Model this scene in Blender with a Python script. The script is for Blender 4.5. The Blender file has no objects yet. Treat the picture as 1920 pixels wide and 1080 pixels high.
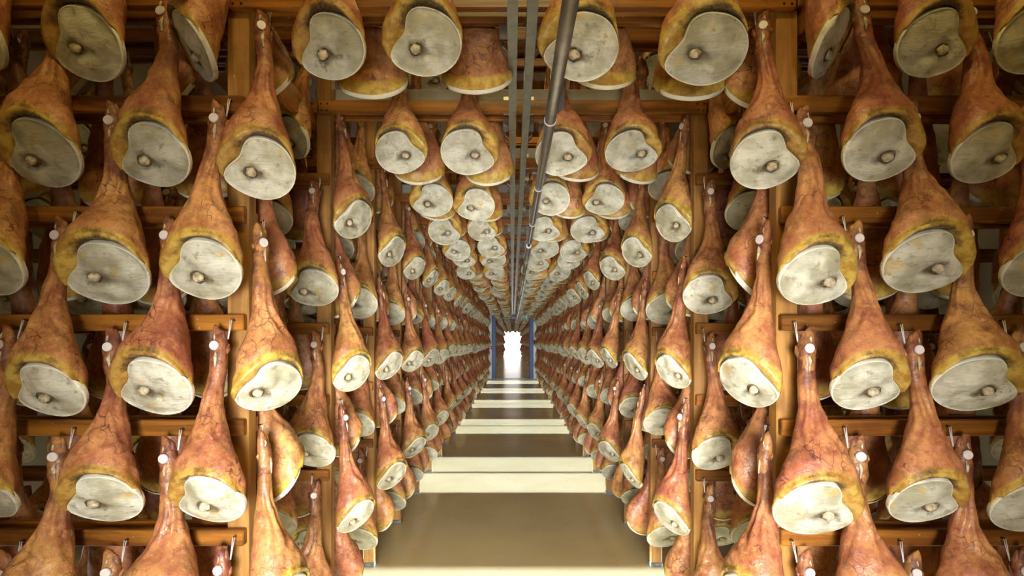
import bpy, bmesh, math, random
import numpy as np
from mathutils import Matrix, Vector, noise

S = bpy.context.scene
C = S.collection
R = math.radians

# ------------------------------------------------------------------ camera
cam_d = bpy.data.cameras.new('camera')
cam = bpy.data.objects.new('camera', cam_d)
C.objects.link(cam)
F_PX = 1000.0                                   # focal length in pixels of the 1920 px frame
cam_d.sensor_width = 36.0
cam_d.lens = 36.0 * F_PX / 1920.0
cam_d.shift_y = 100.0 / 1920.0                  # horizon sits at y = 640
cam_d.shift_x = -1.0 / 1920.0
cam_d.clip_end = 200
cam.location = (0, 0, 1.6)
cam.rotation_euler = (R(90), 0, 0)
S.camera = cam

# ------------------------------------------------------------------ world and light
W = bpy.data.worlds.new('daylight')
S.world = W
W.use_nodes = True
W.node_tree.nodes['Background'].inputs[0].default_value = (1.0, 0.98, 0.95, 1)
W.node_tree.nodes['Background'].inputs[1].default_value = 11.0
S.view_settings.view_transform = 'Standard'
S.view_settings.look = 'None'
S.view_settings.exposure = -1.3
S.cycles.max_bounces = 4
S.cycles.diffuse_bounces = 2
S.cycles.use_adaptive_sampling = True
S.cycles.adaptive_threshold = 0.12
S.cycles.adaptive_min_samples = 16
S.cycles.glossy_bounces = 2
S.cycles.caustics_reflective = False
S.cycles.caustics_refractive = False
S.view_settings.gamma = 1.0
S.view_settings.use_curve_mapping = False

D = 0.9                                         # distance between racks
DOOR_Y = 22.8                                   # partition wall with the blue door frame
END_Y = 58.5
HALL_X = 3.6                                    # side walls
CEIL_Z = 4.75
BACK_Y = -1.4


def area(name, loc, rot, sx, sy, power, col=(1, 1, 1), spread=180):
    l = bpy.data.lights.new(name, 'AREA')
    l.shape = 'RECTANGLE'
    l.size, l.size_y = sx, sy
    l.energy = power
    l.color = col
    l.spread = R(spread)
    o = bpy.data.objects.new(name, l)
    C.objects.link(o)
    o.location = loc
    o.rotation_euler = rot
    return o


DAY = (1.0, 0.96, 0.90)
WARM = (1.0, 0.77, 0.28)
# unseen fill lamp added behind the camera, narrowed for a glow at the centre
area('rear_fill_light', (0, BACK_Y + 0.12, 0.92), (R(90), 0, 0), 1.4, 1.3, 175, (0.95, 0.97, 0.97), 54)
# side windows: one every fourth rack, each two bays wide
WINDOW_Y = [D * (3.2 + 4 * k) for k in range(6)]
SILL = 0.32                                     # added shutters and panels block outside light above this height, open below
for wy in WINDOW_Y:
    for s in (-1, 1):
        area('low_window_daylight', (s * (HALL_X - 0.03), wy, 0.13), (R(88.3), 0, R(90) * s), 1.74, 0.2,
             125, (0.60, 0.76, 1.0), 3.5)
        if wy > 4:
            area('window_daylight', (s * (HALL_X - 0.03), wy, 1.8), (R(90), 0, R(90) * s), 1.7, 2.7, 36 if wy > 9 else 12, (1.0, 0.95, 0.88))
# fill lamps added along the solid side walls to brighten the further hall
FAR_FILL_Y = [DOOR_Y + 3 + 6.4 * k for k in range(5)]
for wy in FAR_FILL_Y:
    for s in (-1, 1):
        area('far_hall_fill_light', (s * (HALL_X - 0.03), wy, 1.8), (R(90), 0, R(90) * s), 2.2, 2.7, 100, (1.0, 0.96, 0.9))
# warm ceiling lamps (fixtures are built with the ceiling further down)
LAMPS = [(0.0, -0.3), (0.0, 1.5)] + [(0.0, D * (3.7 + 3 * k)) for k in range(6)]
for lx, ly in LAMPS:
    area('ceiling_lamp_light', (lx, ly, CEIL_Z - 0.16), (0, 0, 0), 1.2, 0.25, 26 if ly > 1 else 120, WARM)


# ------------------------------------------------------------------ materials
def new_mat(name):
    m = bpy.data.materials.new(name)
    m.use_nodes = True
    nt = m.node_tree
    return m, nt, nt.nodes['Principled BSDF']


class NT:
    """small helper around a node tree"""
    def __init__(s, nt):
        s.nt = nt

    def n(s, t, **kw):
        x = s.nt.nodes.new(t)
        for k, v in kw.items():
            setattr(x, k, v)
        return x

    def link(s, a, b):
        s.nt.links.new(a, b)

    def setin(s, node, i, v):
        if hasattr(v, 'is_output'):
            s.link(v, node.inputs[i])
        else:
            node.inputs[i].default_value = v

    def math(s, op, a, b=0.0, c=None, clamp=False):
        x = s.n('ShaderNodeMath', operation=op, use_clamp=clamp)
        s.setin(x, 0, a)
        s.setin(x, 1, b)
        if c is not None:
            s.setin(x, 2, c)
        return x.outputs[0]

    def mix(s, f, a, b, mode='MIX'):
        x = s.n('ShaderNodeMix', data_type='RGBA', blend_type=mode)
        s.setin(x, 0, f)
        s.setin(x, 6, a)
        s.setin(x, 7, b)
        return x.outputs[2]

    def ramp(s, f, lo, hi, a=0.0, b=1.0):
        x = s.n('ShaderNodeMapRange', interpolation_type='SMOOTHSTEP')
        s.setin(x, 0, f)
        x.inputs[1].default_value, x.inputs[2].default_value = lo, hi
        x.inputs[3].default_value, x.inputs[4].default_value = a, b
        return x.outputs[0]

    def noise(s, vec, scale, detail=4, rough=0.55, dist=0.0):
        x = s.n('ShaderNodeTexNoise')
        s.link(vec, x.inputs['Vector'])
        x.inputs['Scale'].default_value = scale
        x.inputs['Detail'].default_value = detail
        x.inputs['Roughness'].default_value = rough
        x.inputs['Distortion'].default_value = dist
        return x.outputs[0]

    def coords(s, scale=(1, 1, 1), rnd=7.0):
        tc = s.n('ShaderNodeTexCoord')
        oi = s.n('ShaderNodeObjectInfo')
        m = s.n('ShaderNodeVectorMath', operation='MULTIPLY')
        s.link(tc.outputs['Object'], m.inputs[0])
        m.inputs[1].default_value = scale
        a = s.n('ShaderNodeVectorMath', operation='ADD')
        s.link(m.outputs[0], a.inputs[0])
        k = s.math('MULTIPLY', oi.outputs['Random'], rnd)
        cx = s.n('ShaderNodeCombineXYZ')
        s.link(k, cx.inputs[0]); s.link(k, cx.inputs[1]); s.link(k, cx.inputs[2])
        s.link(cx.outputs[0], a.inputs[1])
        return a.outputs[0], oi.outputs['Random']

    def attr(s, name):
        x = s.n('ShaderNodeAttribute', attribute_name=name)
        return x.outputs['Fac']

    def bump(s, h, strength, dist, prev=None):
        x = s.n('ShaderNodeBump')
        s.link(h, x.inputs['Height'])
        x.inputs['Strength'].default_value = strength
        x.inputs['Distance'].default_value = dist
        if prev is not None:
            s.link(prev, x.inputs['Normal'])
        return x.outputs[0]


def col(r, g, b):
    f = lambda v: ((v / 255 + 0.055) / 1.055) ** 2.4 if v > 10 else v / 255 / 12.92
    return (f(r), f(g), f(b), 1)


def mat_wood(name, axis, base, dark, rough=0.42):
    m, nt, p = new_mat(name)
    k = NT(nt)
    sc = [14.0, 14.0, 14.0]
    sc[axis] = 1.1
    v, rnd = k.coords(tuple(sc), 31.0)
    g = k.noise(v, 1.0, 6, 0.62, 0.6)
    sc2 = [60.0] * 3
    sc2[axis] = 2.0
    v2, _ = k.coords(tuple(sc2), 11.0)
    g2 = k.noise(v2, 1.0, 3, 0.6)
    v3, _ = k.coords((1, 1, 1), 17.0)
    blot = k.noise(v3, 5.0, 4, 0.6)
    c = k.mix(k.ramp(g, 0.34, 0.66), base, dark)
    c = k.mix(k.math('MULTIPLY', k.ramp(g2, 0.45, 0.75), 0.45), c, dark)
    c = k.mix(k.math('MULTIPLY', k.ramp(blot, 0.5, 0.72), 0.55), c, tuple(x * 0.5 for x in dark[:3]) + (1,))
    flk = k.noise(v3, 70.0, 2, 0.5)
    c = k.mix(k.math('MULTIPLY', k.ramp(flk, 0.72, 0.78), 0.6), c, col(225, 200, 165))
    hs = k.n('ShaderNodeHueSaturation')
    k.link(c, hs.inputs['Color'])
    k.link(k.math('MULTIPLY_ADD', rnd, 0.35, 0.82), hs.inputs['Value'])
    k.link(hs.outputs[0], p.inputs['Base Color'])
    p.inputs['Roughness'].default_value = rough
    k.link(k.bump(g2, 0.25, 0.004), p.inputs['Normal'])
    return m


WB, WD = col(174, 110, 36), col(98, 54, 14)
M = {}
M['wood_x'] = mat_wood('varnished_wood_x', 0, WB, WD, 0.36)
M['wood_y'] = mat_wood('varnished_wood_y', 1, WB, WD, 0.36)
M['wood_z'] = mat_wood('post_wood_z', 2, col(184, 132, 64), col(136, 90, 34), 0.5)


def mat_plain(name, c, rough=0.5, metal=0.0, var=0.15, scale=8.0, bump=0.1):
    m, nt, p = new_mat(name)
    k = NT(nt)
    v, rnd = k.coords((1, 1, 1), 13.0)
    g = k.noise(v, scale, 4, 0.6)
    dk = tuple(x * (1 - var * 2) for x in c[:3]) + (1,)
    k.link(k.mix(k.ramp(g, 0.35, 0.7), c, dk), p.inputs['Base Color'])
    p.inputs['Roughness'].default_value = rough
    p.inputs['Metallic'].default_value = metal
    if bump:
        k.link(k.bump(g, bump, 0.002), p.inputs['Normal'])
    return m


M['steel'] = mat_plain('galvanised_steel', col(150, 150, 148), 0.30, 0.8, 0.12, 20)
M['wire'] = mat_plain('zinc_wire', col(225, 222, 215), 0.4, 0.0, 0.1, 30)
M['nail'] = mat_plain('dark_nail', col(48, 40, 34), 0.5, 0.6, 0.1, 30)
M['tag'] = mat_plain('white_plastic_disc', col(226, 214, 212), 0.4, 0, 0.06, 60)
M['white_board'] = mat_plain('white_painted_board', col(176, 170, 156), 0.55, 0, 0.1, 9)
M['white_wall'] = mat_plain('white_plaster', col(222, 218, 208), 0.8, 0, 0.04, 3)
M['blue'] = mat_plain('blue_painted_steel', col(58, 96, 160), 0.4, 0, 0.08, 6)
M['grey_door'] = mat_plain('pale_grey_panel', col(196, 198, 208), 0.35, 0.2, 0.05, 5)
M['green'] = mat_plain('green_sign', col(10, 104, 62), 0.4, 0, 0.03, 5, 0)
M['sign_white'] = mat_plain('sign_white', col(236, 240, 232), 0.4, 0, 0.02, 5, 0)
M['red'] = mat_plain('red_plastic', col(200, 24, 30), 0.4, 0, 0.05, 5, 0)
M['shoe'] = mat_plain('worn_metal_shoe', col(120, 112, 100), 0.6, 0.3, 0.3, 40)
M['window_frame'] = mat_plain('window_frame_paint', col(150, 110, 80), 0.5, 0, 0.1, 8)


def mat_floor():
    m, nt, p = new_mat('polished_resin_floor')
    k = NT(nt)
    v, _ = k.coords((1, 1, 1), 0)
    g = k.noise(v, 0.7, 5, 0.6)
    g2 = k.noise(v, 14.0, 4, 0.6)
    c = k.mix(k.ramp(g, 0.3, 0.7), col(214, 192, 144), col(200, 176, 128))
    c = k.mix(k.math('MULTIPLY', k.ramp(g2, 0.6, 0.75), 0.25), c, col(150, 130, 95))
    k.link(c, p.inputs['Base Color'])
    k.link(k.ramp(g2, 0.2, 0.8, 0.17, 0.26), p.inputs['Roughness'])
    p.inputs['Specular IOR Level'].default_value = 0.5
    return m


M['floor'] = mat_floor()


def mat_skin():
    m, nt, p = new_mat('cured_ham_skin')
    k = NT(nt)
    v, rnd = k.coords((1, 1, 1), 9.0)
    big = k.noise(v, 7.0, 2, 0.6)
    mid = k.noise(v, 22.0, 4, 0.65, 0.0)
    fine = k.noise(v, 120.0, 2, 0.6)
    c = k.mix(k.ramp(big, 0.36, 0.64), col(208, 142, 90), col(164, 98, 62))
    c = k.mix(k.math('MULTIPLY', k.ramp(mid, 0.50, 0.66), 0.6), c, col(118, 56, 44))
    c = k.mix(k.math('MULTIPLY', k.ramp(mid, 0.46, 0.3), 0.4), c, col(220, 168, 108))
    pk = k.ramp(k.noise(v, 4.5, 2, 0.5), 0.42, 0.62)
    c = k.mix(k.math('MULTIPLY', pk, 0.4), c, col(184, 104, 82))
    vz, _ = k.coords((1, 1, 0.35), 5.0)
    strk = k.noise(vz, 34.0, 3, 0.6)
    c = k.mix(k.math('MULTIPLY', k.ramp(strk, 0.54, 0.72), 0.4), c, col(104, 46, 42))
    fl = k.noise(v, 60.0, 3, 0.7)
    c = k.mix(k.math('MULTIPLY', k.ramp(fl, 0.5, 0.66), 0.35), c, col(120, 54, 48))
    c = k.mix(k.math('MULTIPLY', k.ramp(fl, 0.44, 0.3), 0.3), c, col(228, 178, 128))
    # veins: distorted cell edges, only in patches
    wob = k.n('ShaderNodeVectorMath', operation='ADD')
    nz = k.n('ShaderNodeTexNoise')
    k.link(v, nz.inputs['Vector'])
    nz.inputs['Scale'].default_value = 13.0
    nz.inputs['Detail'].default_value = 2
    sc = k.n('ShaderNodeVectorMath', operation='SCALE')
    k.link(nz.outputs[1], sc.inputs[0])
    sc.inputs['Scale'].default_value = 0.09
    k.link(v, wob.inputs[0]); k.link(sc.outputs[0], wob.inputs[1])
    vo = k.n('ShaderNodeTexVoronoi', feature='DISTANCE_TO_EDGE')
    k.link(wob.outputs[0], vo.inputs['Vector'])
    vo.inputs['Scale'].default_value = 20.0
    vein = k.ramp(vo.outputs['Distance'], 0.042, 0.008)
    patch = k.ramp(k.noise(v, 7.5, 2, 0.5), 0.5, 0.62)
    legf = k.attr('leg')
    vein = k.math('MULTIPLY', k.math('MULTIPLY', vein, patch), k.math('SUBTRACT', 1.0, legf, clamp=True))
    c = k.mix(k.math('MULTIPLY', vein, 0.74), c, col(66, 22, 30))
    # leg and trotter: browner and yellower
    legc = k.mix(k.ramp(mid, 0.36, 0.62), col(168, 108, 64), col(92, 46, 38))
    c = k.mix(k.math('MULTIPLY', legf, 0.8), c, legc)
    # faded green inspection stamp on one shoulder
    st = k.math('MULTIPLY', k.attr('stamp'), k.ramp(k.noise(v, 55.0, 2, 0.5), 0.5, 0.62))
    c = k.mix(k.math('MULTIPLY', st, 0.6), c, col(74, 92, 66))
    # yellow fat along the rim
    lip = k.math('ADD', k.attr('lip'), k.math('MULTIPLY', k.math('SUBTRACT', mid, 0.5), 0.5))
    yel = k.mix(k.ramp(mid, 0.38, 0.62), col(200, 160, 80), col(166, 116, 48))
    c = k.mix(k.ramp(lip, 0.25, 0.7), c, yel)
    # grey-green mould beside the lard edge, with some shade under the lip painted in
    mo = k.math('ADD', k.attr('mould_shade'), k.math('MULTIPLY', k.math('SUBTRACT', mid, 0.5), 0.9))
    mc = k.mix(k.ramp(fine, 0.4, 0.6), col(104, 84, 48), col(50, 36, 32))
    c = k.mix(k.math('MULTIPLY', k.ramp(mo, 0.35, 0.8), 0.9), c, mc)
    # dried salt specks
    sp = k.ramp(k.noise(v, 160.0, 2, 0.5), 0.73, 0.78)
    c = k.mix(k.math('MULTIPLY', sp, 0.55), c, col(240, 222, 196))
    hs = k.n('ShaderNodeHueSaturation')
    k.link(c, hs.inputs['Color'])
    k.link(k.math('MULTIPLY_ADD', rnd, 0.26, 0.84), hs.inputs['Value'])
    hs.inputs['Saturation'].default_value = 1.0
    k.link(k.math('MULTIPLY_ADD', rnd, 0.022, 0.494), hs.inputs['Hue'])
    k.link(hs.outputs[0], p.inputs['Base Color'])
    k.link(k.ramp(mid, 0.3, 0.7, 0.30, 0.52), p.inputs['Roughness'])
    p.inputs['Specular IOR Level'].default_value = 0.45
    b = k.bump(mid, 0.6, 0.010)
    b = k.bump(fine, 0.22, 0.003, b)
    k.link(b, p.inputs['Normal'])
    return m


def mat_face():
    m, nt, p = new_mat('lard_cut_face')
    k = NT(nt)
    v, rnd = k.coords((1, 1, 1), 9.0)
    big = k.noise(v, 9.0, 3, 0.6)
    mid = k.noise(v, 30.0, 4, 0.65)
    vs, _ = k.coords((6.0, 30.0, 30.0), 9.0)
    smear = k.noise(vs, 1.6, 4, 0.55, 2.2)
    c = k.mix(k.ramp(big, 0.36, 0.66), col(212, 207, 186), col(168, 161, 132))
    c = k.mix(k.math('MULTIPLY', k.ramp(mid, 0.56, 0.68), 0.7), c, col(136, 124, 98))
    c = k.mix(k.math('MULTIPLY', k.ramp(smear, 0.48, 0.72), 0.4), c, col(160, 152, 128))
    yb = k.noise(v, 15.0, 2, 0.5)
    c = k.mix(k.math('MULTIPLY', k.ramp(yb, 0.62, 0.74), 0.55), c, col(206, 170, 96))
    ed = k.attr('edge')
    c = k.mix(k.math('MULTIPLY', ed, 0.85), c, col(244, 236, 212))
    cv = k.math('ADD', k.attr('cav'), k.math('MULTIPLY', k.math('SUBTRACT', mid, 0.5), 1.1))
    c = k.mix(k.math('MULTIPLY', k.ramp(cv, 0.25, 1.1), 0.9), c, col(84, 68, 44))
    gr = k.ramp(k.noise(v, 13.0, 3, 0.6), 0.52, 0.7)
    c = k.mix(k.math('MULTIPLY', gr, 0.45), c, col(140, 134, 112))
    hs = k.n('ShaderNodeHueSaturation')
    k.link(c, hs.inputs['Color'])
    k.link(k.math('MULTIPLY_ADD', rnd, 0.22, 0.88), hs.inputs['Value'])
    k.link(hs.outputs[0], p.inputs['Base Color'])
    p.inputs['Roughness'].default_value = 0.5
    b = k.bump(smear, 0.45, 0.010)
    b = k.bump(mid, 0.3, 0.006, b)
    k.link(b, p.inputs['Normal'])
    return m


M['skin'] = mat_skin()
M['face'] = mat_face()
M['bone'] = mat_plain('bone', col(216, 196, 160), 0.5, 0, 0.3, 60, 0.6)
M['cavity'] = mat_plain('dark_cavity', col(104, 82, 54), 0.7, 0, 0.3, 60, 0.3)


# ------------------------------------------------------------------ helpers
def link(name, mesh, parent=None):
    o = bpy.data.objects.new(name, mesh)
    C.objects.link(o)
    if parent is not None:
        o.parent = parent
    return o


def tag(o, label=None, cat=None, group=None, kind=None):
    for k_, v_ in (('label', label), ('category', cat), ('group', group), ('kind', kind)):
        if v_ is not None:
            o[k_] = v_
    return o


_box = {}


def box_mesh(dx, dy, dz, m, bevel=0.0):
    key = (round(dx, 4), round(dy, 4), round(dz, 4), m, bevel)
    if key in _box:
        return _box[key]
    bm = bmesh.new()
    bmesh.ops.create_cube(bm, size=1.0)
    for v in bm.verts:
        v.co.x *= dx; v.co.y *= dy; v.co.z *= dz
    if bevel:
        bmesh.ops.bevel(bm, geom=list(bm.edges), offset=bevel, segments=1, affect='EDGES')
    me = bpy.data.meshes.new(m + '_piece')
    bm.to_mesh(me); bm.free()
    me.materials.append(M[m])
    _box[key] = me
    return me


def box(name, x0, x1, y0, y1, z0, z1, m, parent=None, bevel=0.0):
    o = link(name, box_mesh(x1 - x0, y1 - y0, z1 - z0, m, bevel), parent)
    o.location = ((x0 + x1) / 2, (y0 + y1) / 2, (z0 + z1) / 2)
    return o


def boxes_mesh(name, lst, m):
    """several boxes as one mesh (for walls built of piers)"""
    bm = bmesh.new()
    for x0, x1, y0, y1, z0, z1 in lst:
        r = bmesh.ops.create_cube(bm, size=1.0)
        for v in r['verts']:
            v.co = ((x0 + x1) / 2 + v.co.x * (x1 - x0), (y0 + y1) / 2 + v.co.y * (y1 - y0), (z0 + z1) / 2 + v.co.z * (z1 - z0))
    me = bpy.data.meshes.new(name)
    bm.to_mesh(me); bm.free()
    me.materials.append(M[m])
    return me


def tube(bm, pts, rad, n=8, cap=True):
    """tapered tube along pts with a radius per point"""
    rings = []
    for i, p in enumerate(pts):
        p = Vector(p)
        a = Vector(pts[max(i - 1, 0)]); b = Vector(pts[min(i + 1, len(pts) - 1)])
        d = (b - a).normalized()
        u = d.orthogonal().normalized()
        if abs(d.z) > 0.5:
            u = Vector((1, 0, 0)) - d * d.x
            u.normalize()
        w = d.cross(u)
        r = rad[i]
        rx, ry = (r if isinstance(r, tuple) else (r, r))
        rings.append([bm.verts.new(p + u * math.cos(2 * math.pi * j / n) * rx + w * math.sin(2 * math.pi * j / n) * ry) for j in range(n)])
    for r0, r1 in zip(rings, rings[1:]):
        for j in range(n):
            bm.faces.new((r0[j], r0[(j + 1) % n], r1[(j + 1) % n], r1[j]))
    if cap:
        bm.faces.new(rings[0][::-1]); bm.faces.new(rings[-1])


def bm_mesh(name, bm, mats, smooth=True):
    bmesh.ops.recalc_face_normals(bm, faces=bm.faces)
    me = bpy.data.meshes.new(name)
    bm.to_mesh(me); bm.free()
    for m in (mats if isinstance(mats, (list, tuple)) else [mats]):
        me.materials.append(M[m])
    if smooth:
        me.polygons.foreach_set('use_smooth', [True] * len(me.polygons))
    return me


# ------------------------------------------------------------------ the setting
tag(link('floor', boxes_mesh('floor', [(-HALL_X - 0.3, HALL_X + 0.3, BACK_Y - 0.3, END_Y + 6, -0.1, 0)], 'floor')), kind='structure')
tag(link('ceiling', boxes_mesh('ceiling', [(-HALL_X - 0.3, HALL_X + 0.3, BACK_Y - 0.3, END_Y + 0.3, CEIL_Z, CEIL_Z + 0.1)], 'wood_y')), kind='structure')
for s, nm in ((-1, 'wall_left'), (1, 'wall_right')):
    lst = []
    xa, xb = sorted((s * HALL_X, s * (HALL_X + 0.25)))
    y = BACK_Y - 0.3
    for wy in WINDOW_Y:
        lst.append((xa, xb, y, wy - 0.9, 0, CEIL_Z))
        lst.append((xa, xb, wy - 0.9, wy + 0.9, 3.2, CEIL_Z))
        y = wy + 0.9
    lst.append((xa, xb, y, END_Y + 0.3, 0, CEIL_Z))
    tag(link(nm, boxes_mesh(nm, lst, 'white_wall')), kind='structure')
    for k_, wy in enumerate(WINDOW_Y[:6]):
        w = link('window_%d' % (k_ + 1 + (6 if s > 0 else 0)), None)
        w.location = (s * (HALL_X + 0.12), wy, 0)
        tag(w, kind='structure')
        for zz in (0.03, 3.17):
            f = link('window_frame', box_mesh(0.06, 1.8, 0.06, 'window_frame'), w); f.location = (0, 0, zz)
        for yy in (-0.87, 0.0, 0.87):
            f = link('window_frame', box_mesh(0.06, 0.06, 3.2, 'window_frame'), w); f.location = (0, yy, 1.6)
        f = link('window_frame', box_mesh(0.06, 1.8, 0.06, 'window_frame'), w); f.location = (0, 0, SILL)
        for yy in (-0.435, 0.435):
            if wy > 4:
                pn = link('pane', box_mesh(0.02, 0.82, 3.2 - SILL - 0.08, 'white_board'), w); pn.location = (0, yy, (3.2 + SILL) / 2)  # opaque panel added to keep outside light out
                continue
            sh = link('blocking_shutter', box_mesh(0.03, 0.82, 3.2 - SILL - 0.08, 'window_frame'), w); sh.location = (0, yy, (3.2 + SILL) / 2)  # unseen shutter added to block daylight from outside
            for q in range(10):
                f = link('louvre', box_mesh(0.05, 0.70, 0.05, 'window_frame'), sh); f.location = (-s * 0.02, 0, -1.26 + 0.28 * q)
# solid wall behind the camera, with an added unseen door for the fill light
tag(link('wall_back', boxes_mesh('wall_back', [(-HALL_X, HALL_X, BACK_Y - 0.2, BACK_Y, 0, CEIL_Z)], 'white_wall')), kind='structure')
d2 = link('door_2', None)
d2.location = (0, BACK_Y, 0)
tag(d2, kind='structure')
for s in (-1, 1):
    o = link('door_jamb', box_mesh(0.1, 0.08, 1.9, 'blue', 0.005), d2); o.location = (s * 0.82, 0.04, 0.95)
    o = link('pane', box_mesh(0.74, 0.03, 1.8, 'white_board'), d2); o.location = (s * 0.385, 0.02, 0.92)
o = link('door_lintel', box_mesh(1.74, 0.08, 0.1, 'blue', 0.005), d2); o.location = (0, 0.04, 1.95)
# partition with the blue framed opening, then the end wall with the bright exit
OW, OH = 0.98, 2.6
tag(link('wall_partition', boxes_mesh('wall_partition', [(-HALL_X, -OW, DOOR_Y, DOOR_Y + 0.25, 0, CEIL_Z), (OW, HALL_X, DOOR_Y, DOOR_Y + 0.25, 0, CEIL_Z),
                                                         (-OW, OW, DOOR_Y, DOOR_Y + 0.25, OH, CEIL_Z)], 'grey_door')), kind='structure')
tag(link('wall_end', boxes_mesh('wall_end', [(-HALL_X, -0.98, END_Y, END_Y + 0.3, 0, CEIL_Z), (0.98, HALL_X, END_Y, END_Y + 0.3, 0, CEIL_Z),
                                             (-0.98, 0.98, END_Y, END_Y + 0.3, 2.7, CEIL_Z)], 'white_wall')), kind='structure')
d1 = link('door_1', None)
d1.location = (0, DOOR_Y - 0.1, 0)
tag(d1, kind='structure')
for s in (-1, 1):
    a_ = link('door_jamb', box_mesh(0.17, 0.30, OH, 'blue', 0.01), d1); a_.location = (s * 0.795, 0.05, OH / 2)
    b_ = link('door_leaf', box_mesh(0.16, 0.10, OH, 'grey_door', 0.01), d1); b_.location = (s * 0.96, -0.03, OH / 2)
    c_ = link('weather_strip', box_mesh(0.012, 0.02, OH, 'nail'), a_); c_.location = (-s * 0.088, -0.14, 0)
h_ = link('door_lintel', box_mesh(1.76, 0.30, 0.1, 'blue', 0.01), d1); h_.location = (0, 0.05, OH + 0.05)
k_ = link('door_handle', box_mesh(0.05, 0.05, 0.2, 'nail', 0.01), d1); k_.location = (0.93, -0.1, 1.55)
th = box('trim_1', -0.95, 0.95, DOOR_Y - 0.2, DOOR_Y + 0.2, 0, 0.012, 'steel')
tag(th, kind='structure')

# ------------------------------------------------------------------ ham geometry
PHI_END = R(48)


def smooth(a, b, x):
    t = np.clip((x - a) / (b - a), 0, 1)
    return t * t * (3 - 2 * t)


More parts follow.
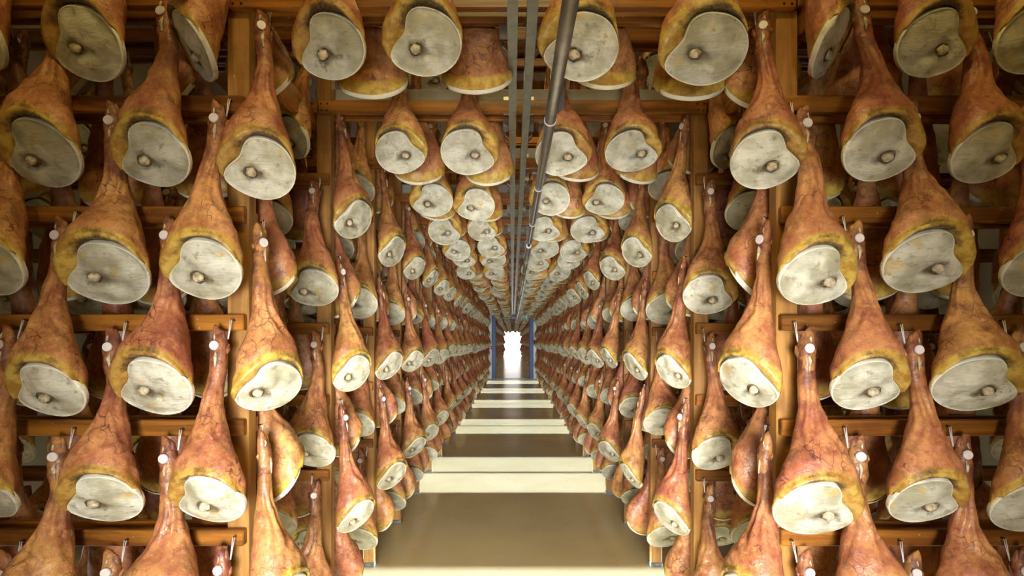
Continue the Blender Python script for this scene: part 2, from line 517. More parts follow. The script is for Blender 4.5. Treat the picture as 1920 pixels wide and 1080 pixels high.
def build_ham(seed, mirror, nseg, nring, nface):
    """numpy arrays of a hanging ham: body (skin) and cut face; hangs from the origin, front towards -Y"""
    rs = np.random.RandomState(seed)
    fat = 1.0 + rs.uniform(-0.07, 0.08)
    lobe = rs.uniform(0.75, 1.25)
    zk = np.array([-0.06, -0.10, -0.15, -0.205, -0.26, -0.315, -0.37, -0.42, -0.462, -0.505, -0.548, -0.585])
    ak = np.array([.026, .029, .029, .031, .037, .048, .066, .089, .110, .127, .136, .140]) * np.where(zk < -0.3, fat, 1)
    bk = np.array([.026, .028, .028, .031, .038, .049, .063, .078, .092, .107, .122, .133]) * np.where(zk < -0.3, fat, 1)
    t = np.linspace(0, 1, nring)
    z = -0.06 - 0.525 * t
    a = np.interp(-z, -zk, ak); b = np.interp(-z, -zk, bk)
    phi = PHI_END * smooth(-0.30, -0.60, z)
    cy = -0.03 * smooth(-0.32, -0.59, z) + 0.012 * np.sin(t * 5 + rs.uniform(0, 6)) * smooth(0.02, 0.3, t) * (1 - smooth(0.6, 1, t))
    cx = 0.012 * np.sin(t * 4 + rs.uniform(0, 6)) * (1 - smooth(0.5, 1, t)) * smooth(0.02, 0.25, t)
    al = np.linspace(0, 2 * np.pi, nseg, endpoint=False)
    ca, sa = np.cos(al), np.sin(al)

    def bumpf(c, w):
        dd = (al - R(c) + np.pi) % (2 * np.pi) - np.pi
        return np.exp(-(dd / R(w)) ** 2)
    rr = 1 + 0.08 * lobe * bumpf(188, 26) - 0.05 * bumpf(150, 30) + 0.035 * bumpf(320, 30) + 0.02 * bumpf(60, 30) - 0.03 * bumpf(15, 22) - 0.03 * bumpf(250, 25)
    rr += 0.012 * np.sin(3 * al + rs.uniform(0, 6))
    # inner edge of the skin = outline of the lard face, as a fraction of the rim
    knots = np.array([0, 18, 45, 70, 95, 115, 135, 155, 175, 188, 198, 208, 230, 270, 300, 330, 350, 360])
    e_v = np.array([.99, .93, .80, .73, .73, .69, .58, .50, .50 + .06 * (1 - lobe), .64, .84, 1.0, 1.015, 1.02, 1.02, 1.015, 1.0, .99])
    e_v = e_v + np.where((e_v < .9), rs.uniform(-.05, .05), 0)
    e = np.interp(np.degrees(al), knots, e_v)
    if nseg > 20:
        e = (np.roll(e, 1) + 2 * e + np.roll(e, -1)) / 4
    verts, lip, mould_shade, leg, stamp = [], [], [], [], []

    def ring(i_phi, c, aa, bb, r, n_off):
        # u = x, w = up/front direction in the ring plane, n = outwards from the face
        w = np.array([0, -math.cos(i_phi), math.sin(i_phi)])
        n = np.array([0, -math.sin(i_phi), -math.cos(i_phi)])
        P = np.zeros((nseg, 3)) + np.array(c)
        P[:, 0] += aa * r * ca
        P += np.outer(bb * r * sa, w) + np.outer(n_off * np.ones(nseg), n)
        return P
    front = np.clip(sa, 0, 1)
    for i in range(nring):
        mixr = 1 + (rr - 1) * smooth(-0.39, -0.58, z[i])
        P = ring(phi[i], (cx[i], cy[i], z[i]), a[i], b[i], mixr, 0)
        # tendon grooves and lumps
        for j in range(nseg):
            q = Vector((P[j, 0] + seed * 3.1, P[j, 1], P[j, 2] * 0.75))
            d = 0.008 * noise.noise(q * 13) + 0.0055 * noise.noise(q * 31)
            fold = smooth(-0.16, -0.26, z[i]) * (1 - smooth(-0.40, -0.48, z[i]))
            d += 0.006 * fold * front[j] * math.sin(8 * al[j] + 2 * math.sin(z[i] * 22 + seed))
            d *= min(1.0, a[i] / 0.05)
            nn = np.array([ca[j], 0, 0]) + sa[j] * np.array([0, -1, 0])
            P[j] += nn * d
        verts.append(P)
        tt = z[i]
        lip.append(smooth(-0.50, -0.61, tt) * (0.15 + 0.70 * np.maximum(0.8 * front, bumpf(190, 40))) + smooth(-0.565, -0.585, tt) * 0.40 + 0.45 * smooth(-0.535, -0.572, tt) * (1 - front) + 0.6 * smooth(-0.515, -0.555, tt) * bumpf(270, 62))
        mould_shade.append(0.6 * smooth(-0.51, -0.585, tt) * bumpf(75, 45))
        leg.append(np.ones(nseg) * (1 - smooth(-0.12, -0.34, tt)))
        stamp.append(smooth(-0.39, -0.41, tt) * (1 - smooth(-0.46, -0.48, tt)) * bumpf(28, 16))
    cE = (cx[-1], cy[-1], z[-1])
    for f, off, lp, mo in ((0.0, 0.008, 0.9, 0.45), (0.25, 0.013, 1.0, 0.7), (0.6, 0.006, 1.0, 1.1), (0.9, -0.010, .9, 1.3), (1.25, -0.022, .8, 1.3)):
        r = rr * (0.985 + (e - 0.985) * f)
        r = np.where(e > 0.97, rr * (0.985 - 0.06 * f), r)
        P = ring(PHI_END, cE, a[-1], b[-1], r, np.where(e > 0.94, -0.004 - 0.006 * f, off))
        verts.append(P)
        lip.append(np.ones(nseg) * lp)
        mould_shade.append(mo * (bumpf(70, 50) + 0.35 * bumpf(140, 25)))
        leg.append(np.zeros(nseg)); stamp.append(np.zeros(nseg))
    V = np.concatenate(verts); nr = len(verts)
    quads = [(i * nseg + j, i * nseg + (j + 1) % nseg, (i + 1) * nseg + (j + 1) % nseg, (i + 1) * nseg + j) for i in range(nr - 1) for j in range(nseg)]
    body = dict(v=V, f=np.array(quads), lip=np.concatenate(lip), mould_shade=np.concatenate(mould_shade), leg=np.concatenate(leg), stamp=np.concatenate(stamp))
    # ---- lard face
    ub, wb = -0.22 + rs.uniform(-.1, .1), -0.24 + rs.uniform(-.08, .08)      # thigh bone position, fraction of half size
    rho = np.concatenate([[1.005, 1.010, 1.000, 0.982], np.linspace(0.965, 0.10, nface)])
    off = np.concatenate([[-0.012, 0.001, 0.0075, 0.0095], np.zeros(nface)])
    fv, edge, cav = [], [], []
    for i in range(len(rho)):
        r = rr * e * rho[i]
        P = ring(PHI_END, cE, a[-1], b[-1], r, off[i] if i < 4 else 0.0)
        ed = np.zeros(nseg); cv = np.zeros(nseg)
        if i < 4:
            ed[:] = (1.0, 1.0, 1.0, 1.0)[i]
        else:
            uu = r * ca; ww = r * sa
            h = 0.0065 + 0.017 * (1 - rho[i] ** 2)
            dist = np.hypot((uu - ub) * 0.14, (ww - wb) * 0.143)
            h = h - 0.023 * np.exp(-(dist / 0.027) ** 2)
            # dent running off the bone to the thin side
            h = h - 0.007 * np.exp(-((ww - wb + 0.35 * (uu - ub) - 0.02) / 0.16) ** 2) * smooth(0.0, 0.35, uu - ub) * (1 - smooth(0.5, 0.95, uu - ub))
            for j in range(nseg):
                h[j] += 0.009 * noise.noise(Vector((uu[j] * 2.4 + seed, ww[j] * 2.4, seed * 1.7)))
            n = np.array([0, -math.sin(PHI_END), -math.cos(PHI_END)])
            P += np.outer(h, n)
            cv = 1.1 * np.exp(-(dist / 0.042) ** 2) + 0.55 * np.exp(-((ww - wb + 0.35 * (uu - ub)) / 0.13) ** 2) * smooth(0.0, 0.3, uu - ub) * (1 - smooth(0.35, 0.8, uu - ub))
        fv.append(P); edge.append(ed); cav.append(cv)
    cpt = fv[-1].mean(0)
    FV = np.concatenate(fv + [cpt[None]])
    nr = len(fv)
    fq = [(i * nseg + j, i * nseg + (j + 1) % nseg, (i + 1) * nseg + (j + 1) % nseg, (i + 1) * nseg + j) for i in range(nr - 1) for j in range(nseg)]
    ci = len(FV) - 1
    ftri = [((nr - 1) * nseg + j, (nr - 1) * nseg + (j + 1) % nseg, ci, ci) for j in range(nseg)]
    cavc = cav[-1].mean()
    face = dict(v=FV, f=np.array(fq + ftri), edge=np.concatenate(edge + [[0]]), cav=np.concatenate(cav + [[cavc]]))
    w = np.array([0, -math.cos(PHI_END), math.sin(PHI_END)]); n = np.array([0, -math.sin(PHI_END), -math.cos(PHI_END)])
    bone = np.array(cE) + np.array([ub * a[-1], 0, 0]) + w * wb * b[-1] + n * 0.004
    # faces wind so that normals look outwards; a mirrored ham flips them
    for d_ in (body, face):
        if mirror:
            d_['v'] = d_['v'] * np.array([-1, 1, 1])
        else:
            d_['f'] = d_['f'][:, ::-1]
    if mirror:
        bone = bone * np.array([-1, 1, 1])
    return body, face, bone, n


def np_mesh(name, d, mats, attrs, midx=None):
    me = bpy.data.meshes.new(name)
    faces = [tuple(f) if f[2] != f[3] and f[0] != f[1] else tuple(dict.fromkeys(f)) for f in d['f'].tolist()]
    me.from_pydata(d['v'].tolist(), [], faces)
    for m in mats:
        me.materials.append(M[m])
    for k_ in attrs:
        at = me.attributes.new(k_, 'FLOAT', 'POINT')
        at.data.foreach_set('value', np.asarray(d[k_], dtype=np.float32))
    me.polygons.foreach_set('use_smooth', [True] * len(me.polygons))
    if midx is not None:
        me.polygons.foreach_set('material_index', midx)
    me.update()
    return me


def trotter_mesh(seed, mirror):
    rs = random.Random(seed)
    s = -1 if mirror else 1
    bm = bmesh.new()
    u = lambda a: rs.uniform(-a, a)
    # shank with a knobbly joint, a long pointed toe beside a short one, two dew claws
    tube(bm, [(0, .002, -.16), (u(.002), 0, -.13), (0, -.002, -.10), (.002 * s, -.003, -.075), (.001 * s, -.001, -.055), (-.003 * s, 0, -.03), (-.008 * s, -.004, -.010), (-.013 * s, -.008, .006 + u(.003)), (-.017 * s, -.010, .017 + u(.005))],
         [(.020, .018), (.0280, .0255), (.0290, .0265), (.030, .028), (.030, .027), (.026, .023), (.019, .018), (.012, .012), (.003, .004)], 12)
    tube(bm, [(.008 * s, 0, -.05), (.013 * s, -.003, -.03), (.013 * s, -.007, -.012), (.009 * s, -.010, .001 + u(.006))], [.015, .013, .009, .003], 8)
    tube(bm, [(.020 * s, .002, -.090), (.033 * s, .000, -.074), (.037 * s, -.002, -.050 + u(.006))], [.011, .008, .002], 6)
    tube(bm, [(-.020 * s, .004, -.085), (-.031 * s, .003, -.072), (-.033 * s, 0, -.058 + u(.006))], [.010, .007, .002], 6)
    nb_ = len(bm.faces)
    # pale torn strip of tendon below the disc
    tube(bm, [(.006 * s, -.026, -.082), (.002 * s, -.0295, -.105), (.006 * s, -.027, -.140)], [.003, .0065, .002], 6)
    tube(bm, [(-.008 * s, -.022, -.018), (-.006 * s, -.024, -.028), (-.010 * s, -.022, -.040)], [.002, .004, .002], 6)
    bm.faces.ensure_lookup_table()
    for f in bm.faces[nb_:]:
        f.material_index = 1
    for v in bm.verts:
        v.co += Vector((noise.noise(v.co * 60 + Vector((seed, 0, 0))), noise.noise(v.co * 55 + Vector((0, seed, 0))), 0)) * 0.005
    me = bm_mesh('trotter', bm, ['skin', 'bone'])
    at = me.attributes.new('leg', 'FLOAT', 'POINT')
    at.data.foreach_set('value', np.ones(len(me.vertices), dtype=np.float32))
    return me


def wire_mesh(mirror):
    s = -1 if mirror else 1
    bm = bmesh.new()
    for dx in (-.0035, .0035):
        tube(bm, [((.026 + dx) * s, .022, .038), ((.025 + dx * .6) * s, .018, .004), ((.024 + dx * .3) * s, .012, -.036)], [.0016] * 3, 5)
    w = bm_mesh('wire', bm, 'wire')
    bm = bmesh.new()
    tube(bm, [(.026 * s, .047, .038), (.026 * s, .024, .039), (.026 * s, .021, .041)], [.0025, .0025, .0022], 6)
    n = bm_mesh('nail', bm, 'nail')
    return w, n


def tag_mesh():
    bm = bmesh.new()
    bmesh.ops.create_cone(bm, cap_ends=True, segments=20, radius1=.0175, radius2=.016, depth=.005)
    bmesh.ops.rotate(bm, verts=bm.verts, cent=(0, 0, 0), matrix=Matrix.Rotation(R(90), 3, 'X'))
    bmesh.ops.translate(bm, verts=bm.verts, vec=(-.002, -.0335, -.062))
    return bm_mesh('tag', bm, 'tag', False)


def bone_mesh(pos, n, seed):
    bm = bmesh.new()
    bmesh.ops.create_icosphere(bm, subdivisions=2, radius=.018)
    for v in bm.verts:
        q = v.co.copy()
        v.co *= 1 + 0.28 * noise.noise(q * 90 + Vector((seed, 0, 0)))
        v.co.x *= 1.12
        v.co += Vector(pos) + Vector(n) * 0.006
    return bm_mesh('thigh_bone', bm, 'bone')


def cavity_mesh(pos, n, seed):
    """dark torn ring around the bone end"""
    bm = bmesh.new()
    n = Vector(n); u = Vector((1, 0, 0)); w = n.cross(u)
    rings = []
    for r, h in ((.0150, -.002), (.0185, .007), (.0225, .0105), (.0275, .005)):
        ring = []
        for j in range(16):
            th = 2 * math.pi * j / 16
            k = r * (1 + 0.35 * noise.noise(Vector((math.cos(th) * 1.5 + seed, math.sin(th) * 1.5, r * 30))))
            ring.append(bm.verts.new(Vector(pos) + u * math.cos(th) * k * 1.15 + w * math.sin(th) * k + n * (h - 0.002)))
        rings.append(ring)
    for a_, b_ in zip(rings, rings[1:]):
        for j in range(16):
            bm.faces.new((a_[j], a_[(j + 1) % 16], b_[(j + 1) % 16], b_[j]))
    return bm_mesh('bone_socket', bm, 'cavity')


BATTR = ('lip', 'mould_shade', 'leg', 'stamp')
NVAR = 7
KIT = {}
TAGM = tag_mesh()
for mir in (0, 1):
    wm, nm_ = wire_mesh(mir)
    for vi in range(NVAR):
        body, face, bpos, bn = build_ham(11 + vi, mir, 44, 46, 12)
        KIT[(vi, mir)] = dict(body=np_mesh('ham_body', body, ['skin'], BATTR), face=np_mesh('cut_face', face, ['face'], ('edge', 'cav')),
                              bone=bone_mesh(bpos, bn, vi), socket=cavity_mesh(bpos, bn, vi), trotter=trotter_mesh(vi + 3, mir), wire=wm, nail=nm_)

# low polygon copies for the far, uncountable hams
LOW = {}
for lod, (ns, nr_, nf) in {1: (18, 16, 4), 2: (10, 9, 2)}.items():
    for mir in (0, 1):
        for vi in range(NVAR):
            b_, f_, _, _ = build_ham(11 + vi, mir, ns, nr_, nf)
            b_['v'][:ns] = (b_['v'][:ns] - b_['v'][:ns].mean(0)) * 0.55 + np.array([0, 0, 0.0]) + 0 * b_['v'][:ns]
            nb = len(b_['v'])
            z0 = np.zeros(len(f_['v']))
            LOW[(lod, vi, mir)] = dict(v=np.concatenate([b_['v'], f_['v']]), f=np.concatenate([b_['f'], f_['f'] + nb]),
                                       mi=np.concatenate([np.zeros(len(b_['f'])), np.ones(len(f_['f']))]),
                                       lip=np.concatenate([b_['lip'], z0]), mould_shade=np.concatenate([b_['mould_shade'], z0]), leg=np.concatenate([b_['leg'], z0]),
                                       stamp=np.concatenate([b_['stamp'], z0]), edge=np.concatenate([np.zeros(nb), f_['edge']]), cav=np.concatenate([np.zeros(nb), f_['cav']]))

# ------------------------------------------------------------------ racks
LEVELS = [0.88, 1.283, 1.669, 2.065, 2.471, 2.855, 3.245, 3.64, 4.035]
N_HALL = 23
RACK_Y = [D * (n + 1.2) for n in range(1, N_HALL + 1)]
POST_X, OUT_X = 1.02, 2.95
ORD = ['zeroth', 'nearest', 'second', 'third', 'fourth', 'fifth', 'sixth', 'seventh', 'eighth', 'ninth', 'tenth', 'eleventh', 'twelfth', 'thirteenth',
       'fourteenth', 'fifteenth', 'sixteenth', 'seventeenth', 'eighteenth', 'nineteenth', 'twentieth', 'twenty-first', 'twenty-second', 'twenty-third']
NAILHEAD = box_mesh(.009, .003, .009, 'nail', .002)
for n in range(1, N_HALL + 1):
    y = RACK_Y[n - 1]
    bev = 0.004 if n < 5 else 0
    rk = link('drying_rack', None)
    rk.location = (0, y, 0)
    tag(rk, ('nearest amber wooden rack of posts and rails spanning the aisle' if n == 1 else
             '%s amber wooden rack from the camera, spanning the aisle' % ORD[n]), 'rack', 'wooden drying racks along the aisle')

    def part(nm, x0, x1, y0, y1, z0, z1, m, par=rk):
        return box(nm, x0, x1, y0, y1, z0, z1, m, par, bev)
    top = CEIL_Z
    for s in (-1, 1):
        for px in ((POST_X, OUT_X) if n < 8 else (POST_X,)):
            p_ = part('post', s * px - 0.04, s * px + 0.04, 0, 0.06, 0.03, top, 'wood_z')
            f_ = part('post_shoe', s * px - 0.043, s * px + 0.043, -0.004, 0.064, 0, 0.034, 'shoe')
        for li, lz in enumerate(LEVELS):
            if li > 6 and n > 7:
                continue
            xin = 0.985 if lz != 2.855 else 1.045
            xa, xb = sorted((s * xin, s * (OUT_X + 0.06)))
            part('rail', xa, xb, -0.03, 0, lz - 0.03, lz + 0.03, 'wood_x')
            part('rail', xa, xb, 0.06, 0.09, lz - 0.03, lz + 0.03, 'wood_x')
        # tie beams from rack to rack (from the nearest one also forwards)
        xa, xb = sorted((s * 1.062, s * 1.10))
        part('tie_beam', xa, xb, 0.03, D + 0.03 if n < N_HALL else D * 0.6, 2.73, 2.85, 'wood_y')
        if n == 1:
            part('tie_beam', xa, xb, BACK_Y - y, 0.03, 2.73, 2.85, 'wood_y')
    for lz in (2.855, 3.245, 4.035):
        if lz > 4 and n > 7:
            continue
        part('aisle_beam', -1.04, 1.04, -0.03, 0, lz - 0.036, lz + 0.036, 'wood_x')
        part('aisle_beam', -1.04, 1.04, 0.06, 0.09, lz - 0.036, lz + 0.036, 'wood_x')
    if n <= 3:
        for lz in (2.855,):
            for nx in (-1.025, -0.99, -1.075, 1.025, 0.99, 1.075):
                for nz in (-.02, .015):
                    o = link('nail_head', NAILHEAD, rk); o.location = (nx + .003 * math.sin(nx * 90 + nz * 300), -.0305, lz + nz)
    part('white_board', -1.10, 1.10, 0.092, 0.112, 2.90, 3.005, 'white_board')

# racks of the further hall, each one small mesh of its own in the distance
far_bm = boxes_mesh('far_rack', [(s * POST_X - 0.04, s * POST_X + 0.04, 0, 0.06, 0, CEIL_Z) for s in (-1, 1)] +
                    [(min(s * 0.985, s * 1.7), max(s * 0.985, s * 1.7), -0.03, 0, z - 0.03, z + 0.03) for s in (-1, 1) for z in LEVELS[:7]] +
                    [(-1.04, 1.04, -0.03, 0, 2.82, 2.89)], 'wood_x')
FAR_Y = [DOOR_Y + 1.0 + D * k for k in range(38)]
for k, fy in enumerate(FAR_Y):
    if k % 2:
        continue
    o = link('drying_rack', far_bm)
    o.location = (0, fy, 0)
    tag(o, 'small distant wooden rack, %s beyond the blue door frame' % (ORD[k // 2 + 1] if k else 'first'), 'rack', 'racks beyond the blue door frame')

# ------------------------------------------------------------------ overhead rails, pipe, sign
def rail_channel(name, x, label):
    r = link(name, None)
    r.location = (x, 0, 2.70)
    tag(r, label, 'rail', 'twin overhead steel rails')
    L0, L1 = 0.6, DOOR_Y - 0.2
    lm = boxes_mesh('channel', [(-.018, .018, L0, L1, 0.0, .004), (-.018, -.014, L0, L1, .004, .055), (.014, .018, L0, L1, .004, .055)], 'steel')
    link('channel', lm, r)
    s = -1 if x < 0.03 else 1
    for n in range(1, N_HALL + 1):
        y = RACK_Y[n - 1]
        bm = bmesh.new()
        # bent strap: out from the rail, then straight up to the beam
        w = 0.045
        pr = [(0, .03), (s * .022, .055), (s * .022, .23), (s * .026, .23), (s * .026, .052), (0, .022)]
        f0 = [bm.verts.new((px + s * .018, 0, pz)) for px, pz in pr]
        f1 = [bm.verts.new((px + s * .018, w, pz)) for px, pz in pr]
        bm.faces.new(f0); bm.faces.new(f1[::-1])
        for i in range(6):
            bm.faces.new((f0[i], f1[i], f1[(i + 1) % 6], f0[(i + 1) % 6]))
        # wide upright plate seen face on
        rr_ = bmesh.ops.create_cube(bm, size=1)
        for v in rr_['verts']:
            v.co = (s * .034 + v.co.x * .032, -.034 + v.co.y * .006, .155 + v.co.z * .19)
        b_ = link('bracket', bm_mesh('bracket', bm, 'steel', False), r)
        b_.location = (0, y + 0.10, 0)
    return r


rail_channel('overhead_rail', 0.0, 'left of the twin grey steel overhead rails running down the aisle')
rail_channel('overhead_rail', 0.067, 'right of the twin grey steel overhead rails, nearer the round pipe')
pp = link('overhead_pipe', None)
pp.location = (0.145, 0, 2.45)
tag(pp, 'round grey metal pipe running under the beams beside the twin rails', 'pipe')
secs = [(0.5, 4.55), (4.75, 9.6), (9.8, 14.2), (14.4, 22.4)]
for a_, b_ in secs:
    bm = bmesh.new()
    tube(bm, [(0, a_, 0), (0, b_, 0)], [.022, .022], 16)
    link('pipe_section', bm_mesh('pipe_section', bm, 'steel'), pp)
    bm = bmesh.new()
    tube(bm, [(0, b_ - .01, 0), (0, b_ + .3, 0)], [.012, .012], 8)
    link('pipe_joint', bm_mesh('pipe_joint', bm, 'nail'), pp)
for n in range(1, N_HALL + 1):
    y = RACK_Y[n - 1] + 0.09
    bm = bmesh.new()
    rr_ = bmesh.ops.create_cube(bm, size=1)
    for v in rr_['verts']:
        v.co = (.030 + v.co.x * .055, v.co.y * .010, .195 + v.co.z * .37 + (0.05 if (v.co.x > 0 and v.co.z < 0) else 0))
    b_ = link('bracket', bm_mesh('bracket', bm, 'steel', False), pp)
    b_.location = (0, y, 0)
    bm = bmesh.new()
    tube(bm, [(0, -.006, 0), (0, .006, 0)], [.0245, .0245], 16)
    b_ = link('clip', bm_mesh('clip', bm, 'wire'), pp)
    b_.location = (0, y - .02, 0)

# emergency exit sign: green panel, white pictogram of a running figure towards a door
sg = link('exit_sign', None)
sg.location = (0.374, 16.9, 2.375)
sg.scale = (0.8, 0.8, 0.8)
tag(sg, 'square green emergency exit sign with white running figure above the far doorway', 'sign')
link('panel', box_mesh(0.25, 0.02, 0.25, 'green', 0.004), sg)
border = boxes_mesh('border', [(-.125, .125, -.013, -.010, .117, .125), (-.125, .125, -.013, -.010, -.125, -.117),
                               (-.125, -.117, -.013, -.010, -.117, .117), (.117, .125, -.013, -.010, -.117, .117)], 'sign_white')
link('border', border, sg)
o = link('door_symbol', box_mesh(.045, .004, .15, 'sign_white'), sg); o.location = (.07, -.012, -.01)
bm = bmesh.new()
tube(bm, [(-.03, -.012, .055), (-.03, -.012, .056)], [.016, .016], 10)
for pts in (((-.03, -.012, .035), (-.04, -.012, -.01)), ((-.04, -.012, -.01), (-.01, -.012, -.03), (-.015, -.012, -.07)), ((-.04, -.012, -.01), (-.06, -.012, -.045), (-.095, -.012, -.05)),
            ((-.03, -.012, .03), (0, -.012, .01), (.02, -.012, .02)), ((-.03, -.012, .03), (-.065, -.012, .025), (-.075, -.012, -.01))):
    tube(bm, list(pts), [.011] * len(pts), 6)
link('running_figure', bm_mesh('running_figure', bm, 'sign_white'), sg)
for sx in (-.09, .09):
    o = link('hanger_rod', box_mesh(.006, .006, .48, 'steel'), sg); o.location = (sx, 0, .36)
fa = link('fire_call_point', None)
fa.location = (-0.95, DOOR_Y - 0.20, 1.33)
tag(fa, 'small red fire call point beside the blue door frame', 'fire alarm')
link('housing', box_mesh(.15, .06, .15, 'red', .006), fa)
o = link('cover', box_mesh(.05, .01, .05, 'sign_white', .003), fa); o.location = (0, -.034, 0)

# ceiling lamps
for i, (lx, ly) in enumerate(LAMPS):
    o = link('ceiling_lamp', box_mesh(1.3, .3, .1, 'white_board', .01))
    o.location = (lx, ly, CEIL_Z - 0.085)
    tag(o, 'long white ceiling lamp casing, %s from the camera end' % (ORD[i + 1] if i else 'first'), 'lamp', 'ceiling lamps above the racks')

# ------------------------------------------------------------------ hams
rnd = random.Random(5)
SIDE = {-1: 'left', 1: 'right'}
A_X = [1.04, 1.42, 1.80, 2.18, 2.56]
B_X = [1.23, 1.61, 1.99, 2.37, 2.75]
A_L = [0.88, 1.669, 2.471, 3.245]
B_L = [1.283, 2.065, 2.855]
ROW = {3.245: 'top row', 4.035: 'row above the top', 0.88: 'lowest row'}
for z_, w_ in ((2.855, 'second'), (2.471, 'third'), (2.065, 'fourth'), (1.669, 'fifth'), (1.283, 'sixth')):
    ROW[z_] = w_ + ' row from top'
COLN = {1.04: 'first', 1.23: 'second', 1.42: 'third', 1.61: 'fourth', 1.80: 'fifth', 1.99: 'sixth', 2.18: 'seventh', 2.37: 'eighth', 2.56: 'ninth', 2.75: 'tenth'}
SROW = {2.855: 'top', 2.065: 'middle', 1.283: 'bottom', 3.245: 'highest', 2.471: 'upper', 1.669: 'middle', 0.88: 'lowest'}
HAMS = []          # (key, rack number, x, y, z, yaw, mirror, label, group)


def ham(key, n, x, y, z, yaw, mir, label, group):
    j = rnd.uniform
    HAMS.append(dict(key=key, n=n, loc=(x + j(-.012, .012), y, z - 0.035 + j(-.012, .012)), yaw=yaw, mir=mir, pitch=-7 + j(-1.5, 1.5), roll=j(-2.5, 2.5),
                     sc=(j(.94, 1.07) * (.86 if key[0] == 'S' else 1), j(.82, .90), j(.95, 1.03)), var=rnd.randrange(NVAR), label=label, group=group, tagged=(yaw is not None and abs(yaw) < 60)))


for n in range(1, N_HALL + 1):
    y = RACK_Y[n - 1]
    ncol = 5 if n <= 2 else 4 if n <= 3 else (3 if n <= 6 else (2 if n <= 12 else 1))
    for s in (-1, 1):
        rack = '%s %s rack' % (ORD[n], SIDE[s])
        mir = 1 if s > 0 else 0
        for rear in (0, 1):
            if rear and n > 12:
                continue
            for cx_, lv in ((A_X, A_L + ([4.035] if n <= 6 else [])), (B_X, B_L)):
                for x in cx_[:ncol if not rear else max(1, ncol - 1)]:
                    for z in lv:
                        if z > 4 and rear:
                            continue
                        m_ = mir if rnd.random() > 0.12 or n == 1 else 1 - mir
                        yaw = rnd.uniform(-9, 9)
                        if z > 3 and rnd.random() < .3:
                            yaw = s * rnd.uniform(20, 50)
                        if n == 1 and z == 3.245 and x < 1.1:
                            yaw = s * 58
                        if rear:
                            lab = 'back-turned ham behind %s, %s, %s column from aisle' % (rack, ROW[z], COLN[x])
                            ham(('R', n, s, x, z), n, s * x, y + 0.135, z, 180 + (yaw if x > 1.1 else s * rnd.uniform(0, 45)), 1 - m_, lab, 'hams hung on the rear rails')
                        else:
                            lab = 'cured ham on %s, %s, %s column from aisle' % (rack, ROW[z], COLN[x])
                            ham(('F', n, s, x, z), n, s * x, y - 0.075, z, yaw, m_, lab, 'hams hung on the front rails')
        for z in (B_L if n < 21 else []):
            yw = (rnd.uniform(18, 34) if n == 1 and z > 2.5 else rnd.uniform(44, 74)) * -s
            ham(('S', n, s, 0, z), n, s * 0.93, y - 0.005, z, yw, mir, 'ham facing the aisle on post of %s, %s row' % (rack, SROW[z]), 'hams hung on the posts facing the aisle')
    jig = 0.0 if n == 1 else 0.05
    for x, nm in ((-.64, 'outer left'), (-.285, 'inner left'), (.285, 'inner right'), (.645, 'outer right')):
        xo = x + (jig if x < 0 else -0.01) + rnd.uniform(-.03, .03)
        ham(('O', n, 0, x, 0), n, xo, y - 0.075, 3.215 if n == 1 else 3.17 if n < 8 else 3.25, rnd.uniform(-12, 12), (0 if n in (1, 3) else 1 if n == 2 else rnd.randrange(2)), 'ham hanging over the aisle at %s rack, %s column' % (ORD[n], nm), 'hams over the aisle')
        ham(('P', n, 0, x, 0), n, x + 0.09 + rnd.uniform(-.03, .03), y + 0.135, 3.30 if n == 1 else 3.235, 180 + rnd.uniform(-15, 15), rnd.randrange(2), 'back-turned ham over the aisle behind %s rack, %s column' % (ORD[n], nm), 'back-turned hams over the aisle')
        if 2 <= n <= 6:
            ham(('U', n, 0, x, 0), n, x * 0.9 + 0.05, y - 0.075, 4.035, rnd.uniform(-18, 18), rnd.randrange(2), 'high ham above the aisle beams at %s rack, %s column' % (ORD[n], nm), 'hams high above the aisle beams')

for k, y in enumerate(FAR_Y):
    for s in (-1, 1):
        for z in A_L:
            ham(('F', 40 + k, s, 1.04, z), 40 + k, s * 1.04, y - .075, z, rnd.uniform(-14, 14), int(s > 0), '', '')
        for z in B_L:
            ham(('S', 40 + k, s, 0, z), 40 + k, s * .915, y, z, -s * rnd.uniform(40, 80), int(s > 0), '', '')
    for x in (-.64, -.25, .285, .675):
        ham(('O', 40 + k, 0, x, 0), 40 + k, x, y - .075, 3.245, rnd.uniform(-18, 18), rnd.randrange(2), '', '')


def ham_matrix(h):
    return (Matrix.Translation(h['loc']) @ Matrix.Rotation(R(h['yaw']), 4, 'Z') @ Matrix.Rotation(R(h['pitch']), 4, 'X')
            @ Matrix.Rotation(R(h['roll']), 4, 'Y') @ Matrix.Diagonal((*h['sc'], 1)))


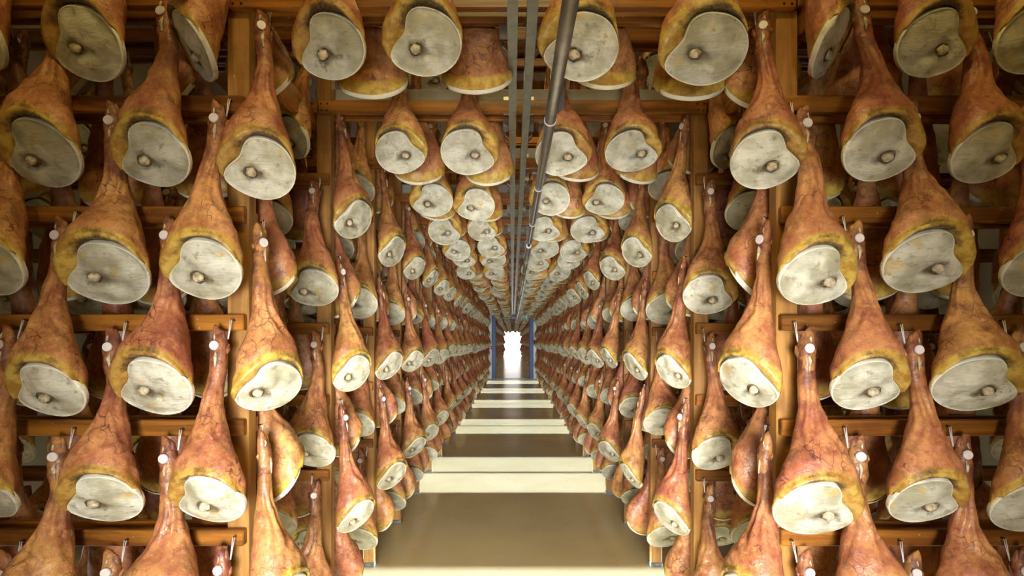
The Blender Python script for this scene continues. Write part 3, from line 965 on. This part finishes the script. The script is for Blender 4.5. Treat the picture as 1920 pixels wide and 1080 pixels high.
# the 300 hams that show largest in the photograph, as indices into HAMS
TOP = [
0, 1, 2, 3, 5, 6, 7, 8, 10, 11, 12, 13, 25, 26, 27, 28, 29, 30, 41, 42, 43, 45, 46, 47, 49, 50, 51, 55, 56, 57, 58, 59, 60, 61, 62, 63, 64, 68, 69,
70, 71, 72, 73, 74, 76, 77, 78, 79, 81, 82, 83, 84, 96, 97, 98, 99, 100, 101, 112, 113, 114, 116, 117, 118, 120, 121, 122, 126, 127, 128, 129, 130,
131, 132, 133, 134, 135, 139, 140, 141, 142, 143, 144, 145, 146, 147, 148, 149, 150, 151, 152, 153, 161, 162, 165, 166, 167, 168, 171, 172, 173, 175,
176, 177, 180, 181, 184, 186, 190, 191, 192, 193, 199, 205, 206, 207, 208, 212, 216, 218, 219, 220, 221, 222, 223, 224, 233, 237, 238, 239, 242, 243,
244, 246, 248, 250, 251, 252, 253, 254, 255, 261, 262, 263, 264, 266, 267, 270, 274, 277, 278, 279, 287, 289, 290, 291, 292, 293, 295, 296, 298, 299,
301, 302, 304, 305, 306, 307, 309, 311, 313, 326, 336, 337, 338, 339, 357, 358, 359, 360, 361, 362, 363, 364, 365, 367, 382, 392, 393, 394, 395, 404,
406, 413, 414, 415, 416, 417, 418, 419, 420, 422, 423, 425, 426, 428, 429, 430, 431, 452, 454, 455, 466, 467, 468, 469, 470, 471, 472, 493, 494, 495,
507, 508, 509, 510, 511, 513, 514, 516, 517, 519, 520, 521, 522, 523, 524, 525, 546, 547, 560, 561, 562, 563, 564, 565, 589, 601, 602, 603, 604, 607,
608, 610, 613, 616, 617, 618, 654, 655, 656, 658, 659, 681, 683, 695, 696, 697, 698, 701, 704, 707, 712, 731, 732, 733, 734, 735, 755, 756, 757, 758,
760, 762, 763, 764, 787, 788, 789, 792, 811, 812, 813, 843, 844, 845, 867, 869, 899, 900
]
TOPSET = set(TOP)

for i in TOP:
    h = HAMS[i]
    k = KIT[(h['var'], h['mir'])]
    r = link('cured_ham', None)
    r.empty_display_size = 0.1
    r.matrix_world = ham_matrix(h)
    tag(r, h['label'], 'ham', h['group'])
    link('ham_body', k['body'], r)
    f = link('cut_face', k['face'], r)
    link('thigh_bone', k['bone'], f)
    link('bone_socket', k['socket'], f)
    link('trotter', k['trotter'], r)
    if h['tagged']:
        link('inspection_disc', TAGM, r)
    if h['key'][0] not in 'T':
        w = link('hanging_wire', k['wire'], r)
        link('nail', k['nail'], w)

# everything further back: too many to count, one object
acc = dict(v=[], f=[], mi=[], lip=[], mould_shade=[], leg=[], stamp=[], edge=[], cav=[])
base = 0
for i, h in enumerate(HAMS):
    if i in TOPSET:
        continue
    lod = 1 if h['loc'][1] < 12 else 2
    d = LOW[(lod, h['var'], h['mir'])]
    mt = np.array(ham_matrix(h))
    acc['v'].append(d['v'] @ mt[:3, :3].T + mt[:3, 3])
    acc['f'].append(d['f'] + base)
    base += len(d['v'])
    for a_ in ('mi', 'lip', 'mould_shade', 'leg', 'stamp', 'edge', 'cav'):
        acc[a_].append(d[a_])
V = np.concatenate(acc['v']).astype(np.float32); Fq = np.concatenate(acc['f']).astype(np.int32)
mi = np.concatenate(acc['mi']).astype(np.int32)
tri = (Fq[:, 2] == Fq[:, 3]) | (Fq[:, 0] == Fq[:, 1])
# triangles (fan of the face) first collapsed to their three corners
T3 = []
for f in Fq[tri].tolist():
    T3.append(list(dict.fromkeys(f)))
T3 = np.array(T3, dtype=np.int32)
loops = np.concatenate([Fq[~tri].ravel(), T3.ravel()])
nq, nt_ = int((~tri).sum()), int(tri.sum())
me = bpy.data.meshes.new('hanging_hams')
me.vertices.add(len(V)); me.vertices.foreach_set('co', V.ravel())
me.loops.add(len(loops)); me.loops.foreach_set('vertex_index', loops)
me.polygons.add(nq + nt_)
me.polygons.foreach_set('loop_start', np.concatenate([np.arange(nq) * 4, nq * 4 + np.arange(nt_) * 3]).astype(np.int32))
me.polygons.foreach_set('material_index', np.concatenate([mi[~tri], mi[tri]]))
me.materials.append(M['skin']); me.materials.append(M['face'])
me.polygons.foreach_set('use_smooth', np.ones(nq + nt_, dtype=bool))
for a_ in ('lip', 'mould_shade', 'leg', 'stamp', 'edge', 'cav'):
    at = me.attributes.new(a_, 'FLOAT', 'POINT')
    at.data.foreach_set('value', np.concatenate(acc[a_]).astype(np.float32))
me.update(calc_edges=True)
me.validate()
tag(link('hanging_hams', me), 'countless further cured hams hanging deep in the racks and down the hall', 'hams', kind='stuff')
print('HAMS', len(HAMS), 'stuff tris', nq * 2 + nt_)
